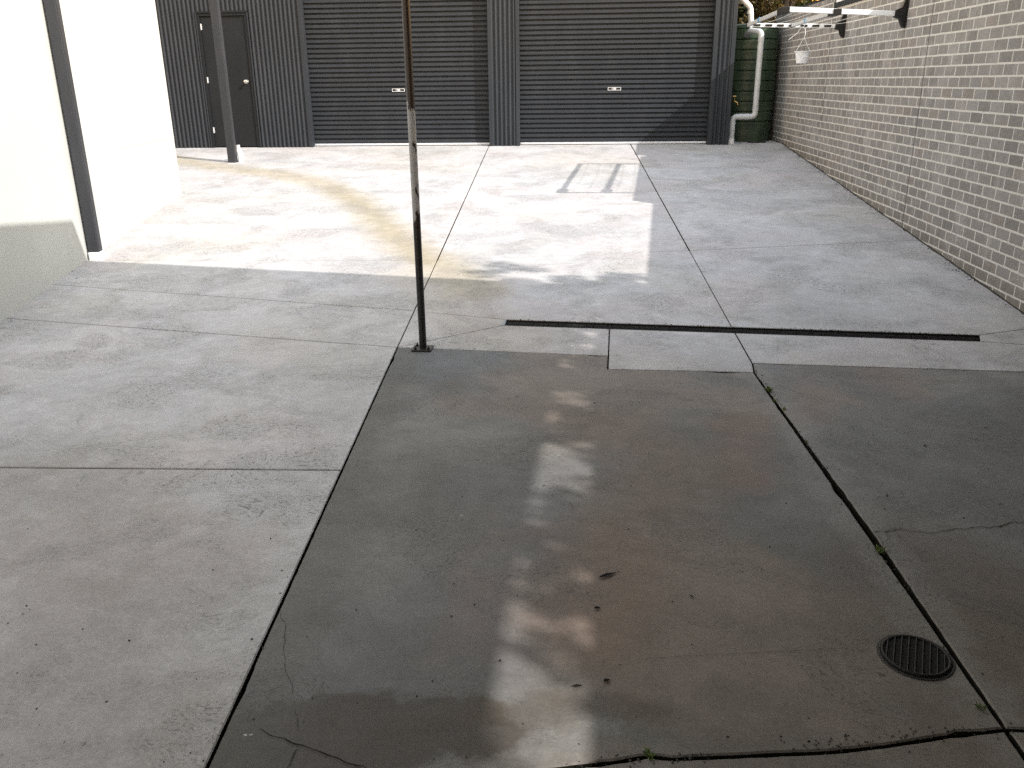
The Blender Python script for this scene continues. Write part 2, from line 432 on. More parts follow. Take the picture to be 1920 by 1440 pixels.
# old, darker slabs
bm = bmesh.new()
cA = G(1636, 1000); cB = isect(WL, (cA, G(1920, 981)))
low = P([(1880, 1367), (1780, 1378), (1660, 1397), (1560, 1408), (1400, 1415), (1262, 1421), (1215, 1416), (1150, 1427), (1050, 1438)])
lowl = isect(J1n, (low[-2], low[-1])); J2low = isect(J2n, (low[0], low[1]))
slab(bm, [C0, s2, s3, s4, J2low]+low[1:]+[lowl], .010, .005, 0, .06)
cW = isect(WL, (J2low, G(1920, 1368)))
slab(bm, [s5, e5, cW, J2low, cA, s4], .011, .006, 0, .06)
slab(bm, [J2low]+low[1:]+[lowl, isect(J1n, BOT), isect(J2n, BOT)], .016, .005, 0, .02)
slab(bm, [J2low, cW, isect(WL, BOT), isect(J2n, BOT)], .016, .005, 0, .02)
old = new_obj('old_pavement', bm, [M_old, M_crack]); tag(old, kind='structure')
# hairline cracks and saw cuts: thin jagged dirt-filled strips lying in the old slab
def crack(bm, pts, wdt, jag=.012, lift=.0035, seed=0):
    pts = [Vector(G(*p)) for p in pts]; dense = []
    for a, b in zip(pts, pts[1:]):
        k = max(2, int((b-a).length/.018))
        for q in range(k):
            p = a.lerp(b, q/k); n = Vector((-(b-a).y, (b-a).x)).normalized()
            o = mnoise.noise(Vector((p.x*16, p.y*16, seed)))*jag + mnoise.noise(Vector((p.x*55, p.y*55, seed+5)))*jag*.4
            dense.append((p+n*o, n))
    dense.append((pts[-1], dense[-1][1])); prev = None; N = len(dense)
    for i, (p, n) in enumerate(dense):
        t = min(i, N-1-i)/(N*.5); ww = wdt*(.35+.9*abs(mnoise.noise(Vector((p.x*25, p.y*25, seed+9)))))*min(1, t*6+.25)
        A = p+n*ww; B = p-n*ww
        cur = (bm.verts.new((A.x, A.y, zg(A.x, A.y)+lift)), bm.verts.new((B.x, B.y, zg(B.x, B.y)+lift)))
        if prev: bm.faces.new((prev[0], prev[1], cur[1], cur[0]))
        prev = cur
bm = bmesh.new()
crack(bm, [(485, 1368), (520, 1383), (553, 1398), (600, 1410), (640, 1425), (690, 1445)], .0030, .012, seed=1)
crack(bm, [(560, 1402), (545, 1422), (535, 1450)], .0022, .012, seed=2)
crack(bm, [(525, 1148), (534, 1175), (531, 1215), (537, 1260), (548, 1290), (546, 1310)], .0012, .009, seed=3)
crack(bm, [(552, 1330), (560, 1370)], .0010, .009, seed=4)
crack(bm, [(1205, 1236), (1330, 1229), (1600, 1216)], .0009, .001, seed=5)
crack(bm, [(1630, 1000), (1660, 996), (1700, 996), (1745, 1000), (1800, 992), (1860, 988), (1935, 979)], .0030, .022, seed=11)
crack(bm, [(1655, 998), (1680, 990), (1700, 996)], .0012, .012, seed=6)
crack(bm, [(1640, 1003), (1655, 1020), (1660, 1040)], .0013, .012, seed=7)
for f in bm.faces: f.normal_update()
bmesh.ops.recalc_face_normals(bm, faces=bm.faces)
tag(new_obj('pavement_cracks', bm, M_crack), kind='structure')
# ------------------------------------------------------------------ brick wall on the right
def brickmat():
    m = NT('grey_brick'); at = m.n('ShaderNodeAttribute'); at.attribute_name = 'shade'
    r = at.outputs['Fac']; at2 = m.n('ShaderNodeAttribute'); at2.attribute_name = 'warm'
    n = m.noise(m.pos, 26, 6, .7); n2 = m.noise(m.pos, 130, 4, .65); eff = m.noise(m.scaled(m.pos, 1, 1, .7), 2.3, 6, .62)
    c = m.mix(r, (.182, .178, .176), (.285, .280, .277))
    c = m.mix(m.math('MULTIPLY', at2.outputs['Fac'], .5), c, (.27, .235, .215))
    c = m.mix(1.0, c, m.mix(n, (.78, .78, .78), (1.2, 1.2, 1.2)), 'MULTIPLY')
    c = m.mix(m.math('MULTIPLY', m.ss(n2, .62, .72), .5), c, (.06, .055, .055))
    c = m.mix(m.math('MULTIPLY', m.ss(m.math('ADD', eff, m.math('MULTIPLY', n, .25)), .60, .84), .45), c, (.43, .425, .42))
    sx = m.n('ShaderNodeSeparateXYZ'); m.link(m.pos, sx.inputs[0])
    gl = m.math('ADD', m.math('MULTIPLY', sx.outputs[1], SL), -1.05-SL*15.3)
    hgt = m.math('ADD', m.math('SUBTRACT', sx.outputs[2], gl), m.math('MULTIPLY', m.math('SUBTRACT', m.noise(m.pos, 5, 6, .65), .5), .5))
    c = m.mix(m.math('MULTIPLY', m.ss(hgt, .24, .02), .55), c, (.13, .12, .095))
    return m.out(c, .85, m.bump(m.math('ADD', n, n2), .35, .004), 0, .3)
def mortarmat():
    m = NT('mortar'); n = m.noise(m.pos, 40, 6, .7); n2 = m.noise(m.pos, 3, 4, .6)
    c = m.mix(n, (.47, .465, .44), (.67, .665, .64)); c = m.mix(m.math('MULTIPLY', m.ss(n2, .5, .8), .4), c, (.50, .49, .46))
    return m.out(c, .9, m.bump(n, .4, .004))
M_brick, M_mortar = brickmat(), mortarmat()
M_seal = simple('sealant', (.035, .033, .032), .7)
X0 = 3.45; CH, BL = .0975, .239; MJ = .0135
YS = [-3.2, 9.42, 13.05, 16.75]              # control joints split the wall into three runs
tops = [.765, .90, 1.045]
wall = empty('brick_wall', (3.55, 7, zg(3.4, 7)), 'long grey brick wall with cream mortar beside the concrete yard', 'wall')
wall.rotation_euler = (0, 0, 0)
for run in range(3):
    bm = bmesh.new(); shade, warm = [], []
    y0, y1 = YS[run]+.008, YS[run+1]-.008; ztop = tops[run]
    k0 = int(math.floor((-2.35+.39)/CH)); k1 = int(round((ztop+.39)/CH))
    for k in range(k0, k1):
        za = -.39+k*CH+MJ/2; zb = -.39+(k+1)*CH-MJ/2
        if zb > ztop: zb = ztop
        # row whose joints sit at y = 9.138 is the one with centre z=-.14 (k = 2)
        ph = 9.138 + (0 if (k-2) % 2 == 0 else BL/2)
        i0 = int(math.floor((y0-ph)/BL)); y = ph+i0*BL
        while y < y1:
            ya = max(y+MJ*.47, y0); yb = min(y+BL-MJ*.47, y1)
            zl = zg(3.4, ya)
            if yb-ya > .02 and zb > zl-.15:
                j1, j2, j3_, j4 = [random.uniform(-.002, .002) for _ in range(4)]; dx = random.uniform(-.0011, -.0003)
                nv = len(bm.verts); fc = X0+dx
                c8 = [(fc, ya+j1, za+j2), (fc, yb+j3_, za+j4), (fc, yb+j3_, zb+j2), (fc, ya+j1, zb+j4)]
                bvl = .002
                ins = [(fc, ya+j1+bvl, za+j2+bvl), (fc, yb+j3_-bvl, za+j4+bvl), (fc, yb+j3_-bvl, zb+j2-bvl), (fc, ya+j1+bvl, zb+j4-bvl)]
                o = [bm.verts.new((x+.0022, yy, z)) for x, yy, z in c8]; i_ = [bm.verts.new(v) for v in ins]
                bk = [bm.verts.new((x+.02, yy, z)) for x, yy, z in c8]
                bm.faces.new(i_[::-1])
                for q in range(4):
                    bm.faces.new((i_[q], i_[(q+1) % 4], o[(q+1) % 4], o[q])); bm.faces.new((o[q], o[(q+1) % 4], bk[(q+1) % 4], bk[q]))
                s_ = min(1, max(0, random.gauss(.5, .23))); w_ = 1.0 if random.random() < .07 else random.uniform(0, .3)
                if ya < YS[run]+.05 or yb > YS[run+1]-.05: s_ *= .35
                shade += [s_]*(len(bm.verts)-nv); warm += [w_]*(len(bm.verts)-nv)
            y += BL
    bmesh.ops.recalc_face_normals(bm, faces=bm.faces)
    ob = new_obj('bricks', bm, M_brick, wall)
    for nm, dat in (('shade', shade), ('warm', warm)):
        at = ob.data.attributes.new(nm, 'FLOAT', 'POINT'); at.data.foreach_set('value', dat)
    # mortar bed: a gridded, slightly uneven sheet in front of the backing block
    bm = bmesh.new(); ny = int((y1-y0)/.03); nz = int((ztop+2.35)/.03); V = []
    for jz in range(nz+1):
        rowv = []
        for iy in range(ny+1):
            yy = y0+(y1-y0)*iy/ny; zz = -2.35+(ztop+2.35)*jz/nz
            e = mnoise.noise(Vector((yy*9, zz*22, run)))*.0012+mnoise.noise(Vector((yy*30, zz*30, run+4)))*.0012
            rowv.append(bm.verts.new((X0+.0002+e*.25, yy, zz)))
        V.append(rowv)
    for jz in range(nz):
        for iy in range(ny): bm.faces.new((V[jz][iy], V[jz+1][iy], V[jz+1][iy+1], V[jz][iy+1]))
    box(bm, (X0+.03, y0-.006, -2.35), (X0+.23, y1+.006, ztop-.002))
    box(bm, (X0+.008, y0-.001, ztop-.03), (X0+.2, y1+.001, ztop))
    new_obj('mortar', bm, M_mortar, wall)
for yj, t in ((YS[1], .76), (YS[2], .90)):
    bm = bmesh.new(); pr = []
    z = -2.3
    while z < t:
        o = .0035 if int((z+.39)//CH) % 2 else -.0035
        box(bm, (X0+.0015, yj-.007+o*.4, z), (X0+.03, yj+.007+o, z+.0955)); z += .0975
    new_obj('control_joint', bm, M_seal, wall)
bm = bmesh.new(); box(bm, (X0+.02, -3.2, .766), (X0+.08, 5.9, 1.06), 0, .004)  # added out of view; its top edge limits the sun strip on the yard
tag(new_obj('sun_block_panel', bm, M_shed, wall), 'unseen low panel added on the nearest stretch of wall to block low sun')
# end return of the wall toward the tank and the low metal strip on top of the middle run
bm = bmesh.new(); box(bm, (X0-.02, YS[1]+.05, .901), (X0+.09, YS[2]-.11, .965), 0, .004)
tag(new_obj('capping', bm, M_shed, wall), 'dark grey metal capping strip on the middle stretch of wall')
bm = bmesh.new(); box(bm, (X0+.01, YS[2]+.01, 1.046), (X0+.16, YS[3], 1.08), 0, .004)
new_obj('capping', bm, M_shed, wall)
nf = empty('fence', (4.3, 11.2, -1.2), 'dark grey metal fence just showing above the middle of the brick wall', 'fence')
bm = bmesh.new(); prev = None; yy = 9.5
while yy < 12.9:
    for dy, dxx in ((0, 0), (.02, .012), (.08, .012), (.10, 0)):
        cur = (bm.verts.new((4.3+dxx, yy+dy, -1.2)), bm.verts.new((4.3+dxx, yy+dy, 1.58)))
        if prev: bm.faces.new((prev[0], prev[1], cur[1], cur[0]))
        prev = cur
    yy += .12
bmesh.ops.recalc_face_normals(bm, faces=bm.faces); bmesh.ops.solidify(bm, geom=bm.faces[:], thickness=.002); new_obj('panel', bm, M_shed, nf)
bm = bmesh.new(); box(bm, (4.27, 9.48, 1.581), (4.34, 13.0, 1.62)); new_obj('rail', bm, M_shed, nf)
# mortar/soil fillet along the foot
bm = bmesh.new(); prev = None; y = .5
while y < 16.7:
    o = .012+.014*max(0, mnoise.noise(Vector((y*3, 2, 0)))+.2); hh = .008+.02*max(0, mnoise.noise(Vector((y*5, 8, 0))))
    a_ = bm.verts.new((X0-o, y, zg(X0, y)+.001)); b_ = bm.verts.new((X0+.006, y, zg(X0, y)+hh))
    if prev: bm.faces.new((prev[0], a_, b_, prev[1]))
    prev = (a_, b_); y += .03
bmesh.ops.recalc_face_normals(bm, faces=bm.faces)
tag(new_obj('dirt', bm, M_soil), 'dark dirt and grit gathered along the foot of the brick wall', 'dirt', kind='stuff')
# ------------------------------------------------------------------ rendered building on the left
def rendermat():
    m = NT('cream_render'); n = m.noise(m.pos, 1.1, 6, .6); n2 = m.noise(m.pos, 60, 5, .7); n3 = m.noise(m.scaled(m.pos, 1, 1, .25), 2.2, 6, .6)
    c = m.mix(m.ss(n, .3, .7), (.45, .458, .435), (.495, .503, .475))
    c = m.mix(m.math('MULTIPLY', m.ss(n3, .5, .75), .25), c, (.41, .415, .405))
    c = m.mix(1.0, c, m.mix(n2, (.95, .95, .95), (1.03, 1.03, 1.03)), 'MULTIPLY')
    return m.out(c, .85, m.bump(n2, .25, .003), 0, .3)
M_render = rendermat()
lw0, lw1 = Vector(G(0, 605)), Vector(G(341, 363))
dv_ = (lw1-lw0).normalized(); nrm_ = Vector((-dv_.y, dv_.x))          # points to the left, away from the yard
lwA = lw0 - dv_*8.5
bld = empty('rendered_building', (lw1.x-1, lw1.y-3, zg(lw1.x, lw1.y-3)), 'cream rendered building wall on the left of the yard', 'building')
def hpoly(bm, pts, z0, z1, mat=0):
    A = [bm.verts.new((p[0], p[1], z0)) for p in pts]; B = [bm.verts.new((p[0], p[1], z1)) for p in pts]; n = len(pts)
    fs = [bm.faces.new((A[i], A[(i+1) % n], B[(i+1) % n], B[i])) for i in range(n)]+[bm.faces.new(A[::-1]), bm.faces.new(B)]
    for f in fs: f.material_index = mat
    bmesh.ops.recalc_face_normals(bm, faces=fs)
bm = bmesh.new()
hpoly(bm, [lwA, lw1, lw1+nrm_*5, lwA+nrm_*5], -2.3, 2.6)
wobj = new_obj('wall', bm, M_render, bld)
bv = wobj.modifiers.new('bevel', 'BEVEL'); bv.width = .006; bv.segments = 2
bm = bmesh.new(); ov = .12
hpoly(bm, [lwA-nrm_*.06, lw1-nrm_*.06+dv_*.06, lw1+nrm_*5.1+dv_*.06, lwA+nrm_*5.1], 2.602, 2.74)
new_obj('roof', bm, M_shed, bld)
# hairline day-joint in the render (a 1 mm proud ridge)
def onL(px, py):
    d = Vector(ray(px, py)); t = (lw0.x*nrm_.x+lw0.y*nrm_.y)/(d.x*nrm_.x+d.y*nrm_.y); return d*t
bm = bmesh.new(); a_, b_ = onL(225, 279), onL(327, 257)
M_ridge = simple('render_joint', (.33, .33, .30), .9)
q = [a_.lerp(b_, t/14) + Vector((0, 0, mnoise.noise(Vector((t*.9, 0, 0)))*.006)) for t in range(15)]
tube(bm, [p - Vector((nrm_.x, nrm_.y, 0))*.0005 for p in q], .0022, 6)
new_obj('render_seam', bm, M_ridge, bld)
# ------------------------------------------------------------------ square steel posts
def square_post(base, dirv, wd, dp, ztop, label, foot):
    x, y = base; z = zg(x, y)
    t = empty('steel_post', (x, y, z), label, 'post', 'square steel posts')
    M = Matrix.Translation((x, y, 0)) @ Matrix.Rotation(math.atan2(dirv[1], dirv[0])-math.pi/2, 4, 'Z')
    bm = bmesh.new()
    box(bm, (-wd/2, -dp/2, z+(.075 if foot == 'block' else -.01)), (wd/2, dp/2, ztop), 0, .004, M)
    # folded lips that give the channel its lengthways line
    box(bm, (wd/2-.001, -dp/2+.012, z+.08), (wd/2+.004, -dp/2+.020, ztop-.01), 0, 0, M)
    new_obj('shaft', bm, M_post, t)
    if foot == 'block':
        bm = bmesh.new(); box(bm, (-wd/2-.008, -dp/2-.012, z-.02), (wd/2+.016, dp/2+.012, z+.074), 0, .012, M)
        new_obj('foot', bm, M_foot, t)
    return t
pA = G(170, 487)
pAv = Vector(pA) ; # keep it 1 cm clear of the wall
dist = (pAv-lw0).dot(nrm_); pAv = pAv - nrm_*(dist+.068)
square_post((pAv.x, pAv.y+.03), dv_, .10, .10, 2.55, 'dark grey square steel post against the cream wall, white foot', 'block')
pB = G(437, 304)
square_post(pB, (0, 1), .125, .10, 2.55, 'dark grey square steel post in front of the black door', 'none')
# white elbow pipe at the foot of the far post
pe = empty('drain_elbow', (pB[0]+.10, pB[1]+.07, zg(*pB)), 'short white plastic elbow pipe at foot of the post by the door', 'pipe')
bm = bmesh.new(); zb = zg(*pB)
tube(bm, [(pB[0]+.12, pB[1]+.03, zb-.01), (pB[0]+.12, pB[1]+.035, zb+.06), (pB[0]+.115, pB[1]+.05, zb+.10), (pB[0]+.095, pB[1]+.08, zb+.14), (pB[0]+.075, pB[1]+.10, zb+.17)], .043, 18)
new_obj('elbow', bm, M_pvcw, pe, True)
bm = bmesh.new(); tube(bm, [(pB[0]+.075, pB[1]+.10, zb+.165), (pB[0]+.07, pB[1]+.105, zb+.26)], .03, 16)
new_obj('pipe', bm, M_pvcw, pe, True)
# ------------------------------------------------------------------ round pipe post in the middle
def rustpost():
    m = NT('flaking_paint'); p = m.pos
    n = m.noise(m.scaled(p, 1, 1, .5), 26, 6, .62, .4); n2 = m.noise(p, 90, 4, .6)
    sx = m.n('ShaderNodeSeparateXYZ'); m.link(p, sx.inputs[0]); z = sx.outputs[2]; x = sx.outputs[0]
    zt = -.08; zl = -.95
    # grey undercoat shows where the brown top coat has flaked off between these heights
    band = m.math('MULTIPLY', m.ss(z, zt+.10, zt-.14), m.ss(z, zl-.18, zl+.22))
    side = m.ss(x, -1.085, -1.15)
    k = m.math('ADD', m.math('MULTIPLY', band, .75), m.math('MULTIPLY', side, .28))
    mask = m.ss(m.math('ADD', k, m.math('MULTIPLY', m.math('SUBTRACT', n, .5), 1.1)), .66, .72)
    brown = m.mix(n2, (.018, .012, .011), (.034, .023, .021))
    lowc = m.mix(m.ss(z, -.75, -1.15), brown, m.mix(n2, (.010, .010, .011), (.016, .016, .017)))
    grey = m.mix(n, (.24, .24, .24), (.40, .40, .39))
    c = m.mix(mask, lowc, grey)
    c = m.mix(m.math('MULTIPLY', m.ss(n2, .66, .74), m.math('MULTIPLY', band, .5)), c, (.14, .07, .04))
    return m.out(c, m.math('ADD', .38, m.math('MULTIPLY', mask, .25)), m.bump(m.math('ADD', mask, m.math('MULTIPLY', n2, .2)), .5, .002), 0, .5)
M_rust = rustpost()
pc = G(793, 655); zc = zg(*pc)
pp = empty('pipe_post', (pc[0], pc[1], zc), 'thin round steel pipe post with flaking brown paint in mid yard', 'post')
bm = bmesh.new(); N = 60
topx, topy = -1.114, 5.815
tube(bm, [(pc[0]+(topx-pc[0])*t/N*1.0, pc[1]+.01, zc+.012+(1.78-zc)*t/N) for t in range(N+1)], .0262, 28)
new_obj('shaft', bm, M_rust, pp, True)
bm = bmesh.new(); box(bm, (pc[0]-.073, pc[1]-.062, zc-.004), (pc[0]+.068, pc[1]+.068, zc+.013), 0, .003)
new_obj('base_plate', bm, M_blackp, pp)
for sx_ in (-1, 1):
    for sy_ in (-1, 1):
        if sy_ == 1 and sx_ == 1: continue
        bm = bmesh.new(); c_ = Vector((pc[0]+sx_*.048, pc[1]+.003+sy_*.042, zc+.0125))
        tube(bm, [c_, c_+Vector((0, 0, .010))], .011, 6); tube(bm, [c_+Vector((0, 0, .0102)), c_+Vector((0, 0, .022))], .005, 8)
        new_obj('bolt', bm, M_iron, pp)
# ------------------------------------------------------------------ the steel shed
SY = 15.3
shed = empty('steel_shed', (-2, SY+4, -1.05), 'dark grey corrugated steel shed with two roller doors', 'shed')
def corr(bm, x0, x1, z0, z1, y=SY, amp=.0145, pitch=.0762, along='x', thick=.0):
    n = max(2, int((x1-x0)/(pitch/10))); prev = None
    for i in range(n+1):
        x = x0+(x1-x0)*i/n; o = amp*math.cos(2*math.pi*x/pitch)
        o = amp*max(-.85, min(.85, 1.15*math.cos(2*math.pi*x/pitch)))
        if along == 'x': a, b = (x, y-o, z0), (x, y-o, z1)
        else: a, b = (y+o, x, z0), (y+o, x, z1)
        cur = (bm.verts.new(a), bm.verts.new(b))
        if prev: bm.faces.new((prev[0], cur[0], cur[1], prev[1]))
        prev = cur
ZB, ZT = -1.085, 2.05
R1, R2 = (-4.732, -1.582), (-1.052, 2.165); DX = (-6.60, -5.672); DZ = 1.165
def wallpart(x0, x1, z0, z1):
    bm = bmesh.new(); corr(bm, x0, x1, z0, z1)
    box(bm, (x0, SY+.012, z0), (x1, SY+.03, z1))
    return new_obj('wall_panel', bm, M_shed, shed, True)
wallpart(-11, DX[0], ZB, ZT); wallpart(DX[0]+.002, DX[1]-.002, DZ, ZT); wallpart(DX[1], R1[0]-.075, ZB, ZT)
wallpart(R1[1]+.062, R2[0]-.062, ZB, ZT); wallpart(R2[1]+.075, 2.455, ZB, ZT)
wallpart(R1[0]-.073, R1[1]+.06, 1.75, ZT); wallpart(R2[0]-.06, R2[1]+.073, 1.75, ZT)
def flash(x0, x1, z0=ZB, z1=ZT, y0=SY-.016, y1=SY+.16):
    bm = bmesh.new(); box(bm, (x0, y0, z0), (x1, y1, z1), 0, .003); return new_obj('flashing', bm, M_shed, shed)
flash(R1[0]-.072, R1[0], z1=1.745); flash(R1[1], R1[1]+.06, z1=1.745); flash(R2[0]-.06, R2[0], z1=1.745); flash(R2[1], R2[1]+.072, z1=1.745)
flash(2.457, 2.525, y1=SY+.06); flash(DX[0]-.0, DX[0]+.022, z1=DZ, y1=SY+.05); flash(DX[1]-.022, DX[1], z1=DZ, y1=SY+.05)
bm = bmesh.new(); corr(bm, SY+.061, 24, ZB, ZT, 2.505, along='y'); new_obj('wall_panel', bm, M_shed, shed, True)
bm = bmesh.new(); box(bm, (-11.1, SY-.05, ZT+.002), (2.6, 24.1, ZT+.1)); new_obj('roof', bm, M_shed, shed)
bm = bmesh.new(); box(bm, (2.53, SY+.3, ZT-.05), (2.64, 24.05, ZT+.05), 0, .01); box(bm, (-11, 23.9, ZB), (2.45, 24, ZT)); new_obj('gutter', bm, M_shed, shed)
# person door
bm = bmesh.new()
fx0, fx1 = DX[0]+.024, DX[1]-.024; fz = DZ-.002
box(bm, (fx0, SY-.004, ZB), (fx0+.045, SY+.10, fz), 0, .002); box(bm, (fx1-.045, SY-.004, ZB), (fx1, SY+.10, fz), 0, .002)
box(bm, (fx0+.0455, SY-.004, fz-.045), (fx1-.0455, SY+.10, fz), 0, .002)
box(bm, (fx0-.02, SY-.016, DZ+.001), (fx1+.02, SY-.010, DZ+.03))
new_obj('door_frame', bm, M_door, shed)
bm = bmesh.new(); box(bm, (fx0+.049, SY+.018, -1.035), (fx1-.049, SY+.058, fz-.05), 0, .0015)
dleaf = new_obj('door', bm, M_door, shed)
for z in (.90, .04, -.80):
    bm = bmesh.new(); tube(bm, [(fx0+.050, SY+.010, z), (fx0+.050, SY+.010, z+.10)], .0075, 10)
    box(bm, (fx0+.052, SY+.0125, z+.004), (fx0+.068, SY+.0175, z+.096))
    new_obj('hinge', bm, M_alu, dleaf)
kx, kz = onY(462, 153, SY).x, onY(462, 153, SY).z
bm = bmesh.new()
def lathe(bm, prof, M, n=24):
    rings = []
    for r, h in prof: rings.append([bm.verts.new(M @ Vector((r*math.cos(2*math.pi*k/n), r*math.sin(2*math.pi*k/n), h))) for k in range(n)])
    fs = []
    for A, B in zip(rings, rings[1:]):
        for k in range(n): fs.append(bm.faces.new((A[k], A[(k+1) % n], B[(k+1) % n], B[k])))
    fs.append(bm.faces.new(rings[0][::-1])); fs.append(bm.faces.new(rings[-1])); bmesh.ops.recalc_face_normals(bm, faces=fs)
Mk = Matrix.Translation((kx, SY+.018, kz)) @ Matrix.Rotation(math.pi/2, 4, 'X')
lathe(bm, [(.034, 0), (.034, .006), (.014, .009), (.013, .03), (.024, .038), (.031, .05), (.030, .062), (.020, .070), (.004, .072)], Mk)
new_obj('knob', bm, M_chrome, dleaf, True)
# roller doors
def roller(x0, x1, hx, hz, lab):
    yb = SY+.105; pitch = .0789; z = -1.0
    bm = bmesh.new(); prof = []
    d = .036
    while z < 1.95:
        prof += [(yb+d, z+.008), (yb+.002, z+.0105), (yb, z+.013), (yb, z+.053), (yb+.007, z+.0575), (yb+d, z+.0640)]; z += pitch
    prev = None
    for (y, zz) in prof:
        cur = (bm.verts.new((x0+.002, y, zz)), bm.verts.new((x1-.002, y, zz)))
        if prev: bm.faces.new((prev[0], prev[1], cur[1], cur[0]))
        prev = cur
    bmesh.ops.recalc_face_normals(bm, faces=bm.faces)
    rd = new_obj('roller_door', bm, M_roll, shed); rd['label'] = lab
    bm = bmesh.new(); box(bm, (x0+.003, yb-.012, -1.036), (x1-.003, yb+.03, -1.002), 0, .003)
    new_obj('bottom_rail', bm, M_rail, rd)
    bm = bmesh.new()
    W, H = .112, .026
    # dished lock plate: frame, centre boss, two dark slots
    for a in ((-W, -H, W, -H+.009), (-W, H-.009, W, H), (-W, -H+.009, -W+.010, H-.009), (W-.010, -H+.009, W, H-.009), (-.045, -H+.009, .03, H-.009)):
        box(bm, (hx+a[0], yb-.006, hz+a[1]), (hx+a[2], yb+.004, hz+a[3]))
    lk = new_obj('lock_plate', bm, M_alu, rd)
    for a, b in ((hx-W+.011, hx-.046), (hx+.031, hx+W-.011)):
        bm = bmesh.new(); box(bm, (a, yb-.001, hz-H+.010), (b, yb+.003, hz+H-.010)); new_obj('lock_slot', bm, M_blackp, rd)
    bm = bmesh.new(); tube(bm, [(hx-.028, yb-.0065, hz), (hx-.028, yb-.009, hz)], .010, 12)
    new_obj('keyhole', bm, M_blackp, rd)
    return rd
h1, h2 = onY(747, 169, SY+.1), onY(1152, 166.5, SY+.1)
roller(R1[0], R1[1], h1.x, h1.z, 'left dark grey ribbed roller door'); roller(R2[0], R2[1], h2.x, h2.z, 'right dark grey ribbed roller door')
bm = bmesh.new()
box(bm, (-11, SY+.2, ZB), (2.45, SY+.24, ZT)); new_obj('lining', bm, M_gap, shed)
# ------------------------------------------------------------------ white pipe and rain-water tank
TY = 15.75
def tankmat():
    m = NT('green_poly'); n = m.noise(m.scaled(m.pos, 1, 1, .3), 4, 6, .6); n2 = m.noise(m.pos, 40, 4, .6)
    c = m.mix(m.ss(n, .35, .7), (.022, .040, .024), (.052, .078, .046)); c = m.mix(m.math('MULTIPLY', m.ss(n2, .6, .7), .3), c, (.10, .12, .08))
    return m.out(c, .42, m.bump(n2, .1, .003), 0, .5)
M_tank = tankmat()
tk = empty('water_tank', (2.98, 17, zfar(0, 15.3)), 'dark green ribbed rainwater tank between shed and brick wall', 'water tank')
bm = bmesh.new(); x0_, x1_ = 2.53, 3.40; cxk = (x0_+x1_)/2; hw = (x1_-x0_)/2; zt0 = -1.04; ztop = .80
prof = []; z = zt0; bp = .168
while z < ztop-.1:
    prof += [(0, z+.001), (.022, z+.012), (.026, z+.05), (.018, z+.085), (.026, z+.118), (.022, z+.156)] if z > zt0+.3 else [(.014, z+.001), (.016, z+.08), (.016, z+.16)]
    z += bp
prof += [(0, z), (.02, z+.02), (0, z+.06), (-.09, z+.085), (-.2, z+.095)]
rings = []
for o, zz in prof:
    ring = []; r = hw+o-.026
    for k in range(33):
        a = math.pi+math.pi*k/32; ring.append(bm.verts.new((cxk+r*math.cos(a), TY+hw+r*.8*math.sin(a), zz)))
    for k in range(33):
        a = math.pi*k/32; ring.append(bm.verts.new((cxk+r*math.cos(a), TY+2.6+r*.8*math.sin(a), zz)))
    rings.append(ring)
for A, B in zip(rings, rings[1:]):
    n = len(A)
    for k in range(n): bm.faces.new((A[k], A[(k+1) % n], B[(k+1) % n], B[k]))
bm.faces.new(rings[-1]); bmesh.ops.recalc_face_normals(bm, faces=bm.faces)
new_obj('shell', bm, M_tank, tk, True)
tp = onY(1380, 190, TY+.0)
bm = bmesh.new()
tx, tz = 2.64, tp.z
tube(bm, [(tx-.05, TY+.16, tz), (tx-.035, TY-.02, tz), (tx+.0, TY-.05, tz), (tx+.05, TY-.07, tz-.02), (tx+.062, TY-.075, tz-.06)], [.016, .016, .017, .013, .012], 12)
tube(bm, [(tx, TY-.05, tz), (tx, TY-.05, tz+.08)], .009, 10); tube(bm, [(tx-.03, TY-.05, tz+.085), (tx+.03, TY-.05, tz+.085)], .008, 10)
new_obj('tap', bm, M_brass, tk, True)
# overflow pipe: socket, riser, two elbows, top elbow
YP = SY+.13
pz = lambda px, py: onY(px, py, YP)
b0 = pz(1369.5, 270); e1 = pz(1376, 221); e2 = pz(1420, 216.5); e3 = pz(1423, 62)
e1.z = e2.z = (e1.z+e2.z)/2; xl = b0.x+.008; xr = (e2.x+e3.x)/2
ov_ = empty('overflow_pipe', (b0.x, YP, zfar(0, 15.3)), 'grey plastic pipe with two elbows running down from the tank top', 'pipe')
path = bend([(xl, YP, -1.02), (xl, YP, e1.z), (xr, YP, e1.z), (xr+.0, YP, .735), (xr-.14, YP+.22, .76), (xr-.16, YP+.5, .70)], .075)
bm = bmesh.new(); tube(bm, path, .047, 24); new_obj('pipe', bm, M_pvc, ov_, True)
for c_, ax in (((xl, YP, -.79), 2), ((xl, YP, e1.z-.11), 2), ((xl+.13, YP, e1.z), 0), ((xr-.13, YP, e1.z), 0), ((xr, YP, e1.z+.12), 2), ((xr, YP, .62), 2)):
    bm = bmesh.new(); d_ = Vector((0, 0, 0)); d_[ax] = .030
    tube(bm, [Vector(c_)-d_, Vector(c_)+d_], .0505, 24); new_obj('coupling', bm, M_pvc, ov_, True)
bm = bmesh.new(); tube(bm, [(xl-.008, YP, -1.052), (xl-.008, YP, -.962)], [.062, .060], 24); new_obj('socket', bm, M_pvcw, ov_, True)
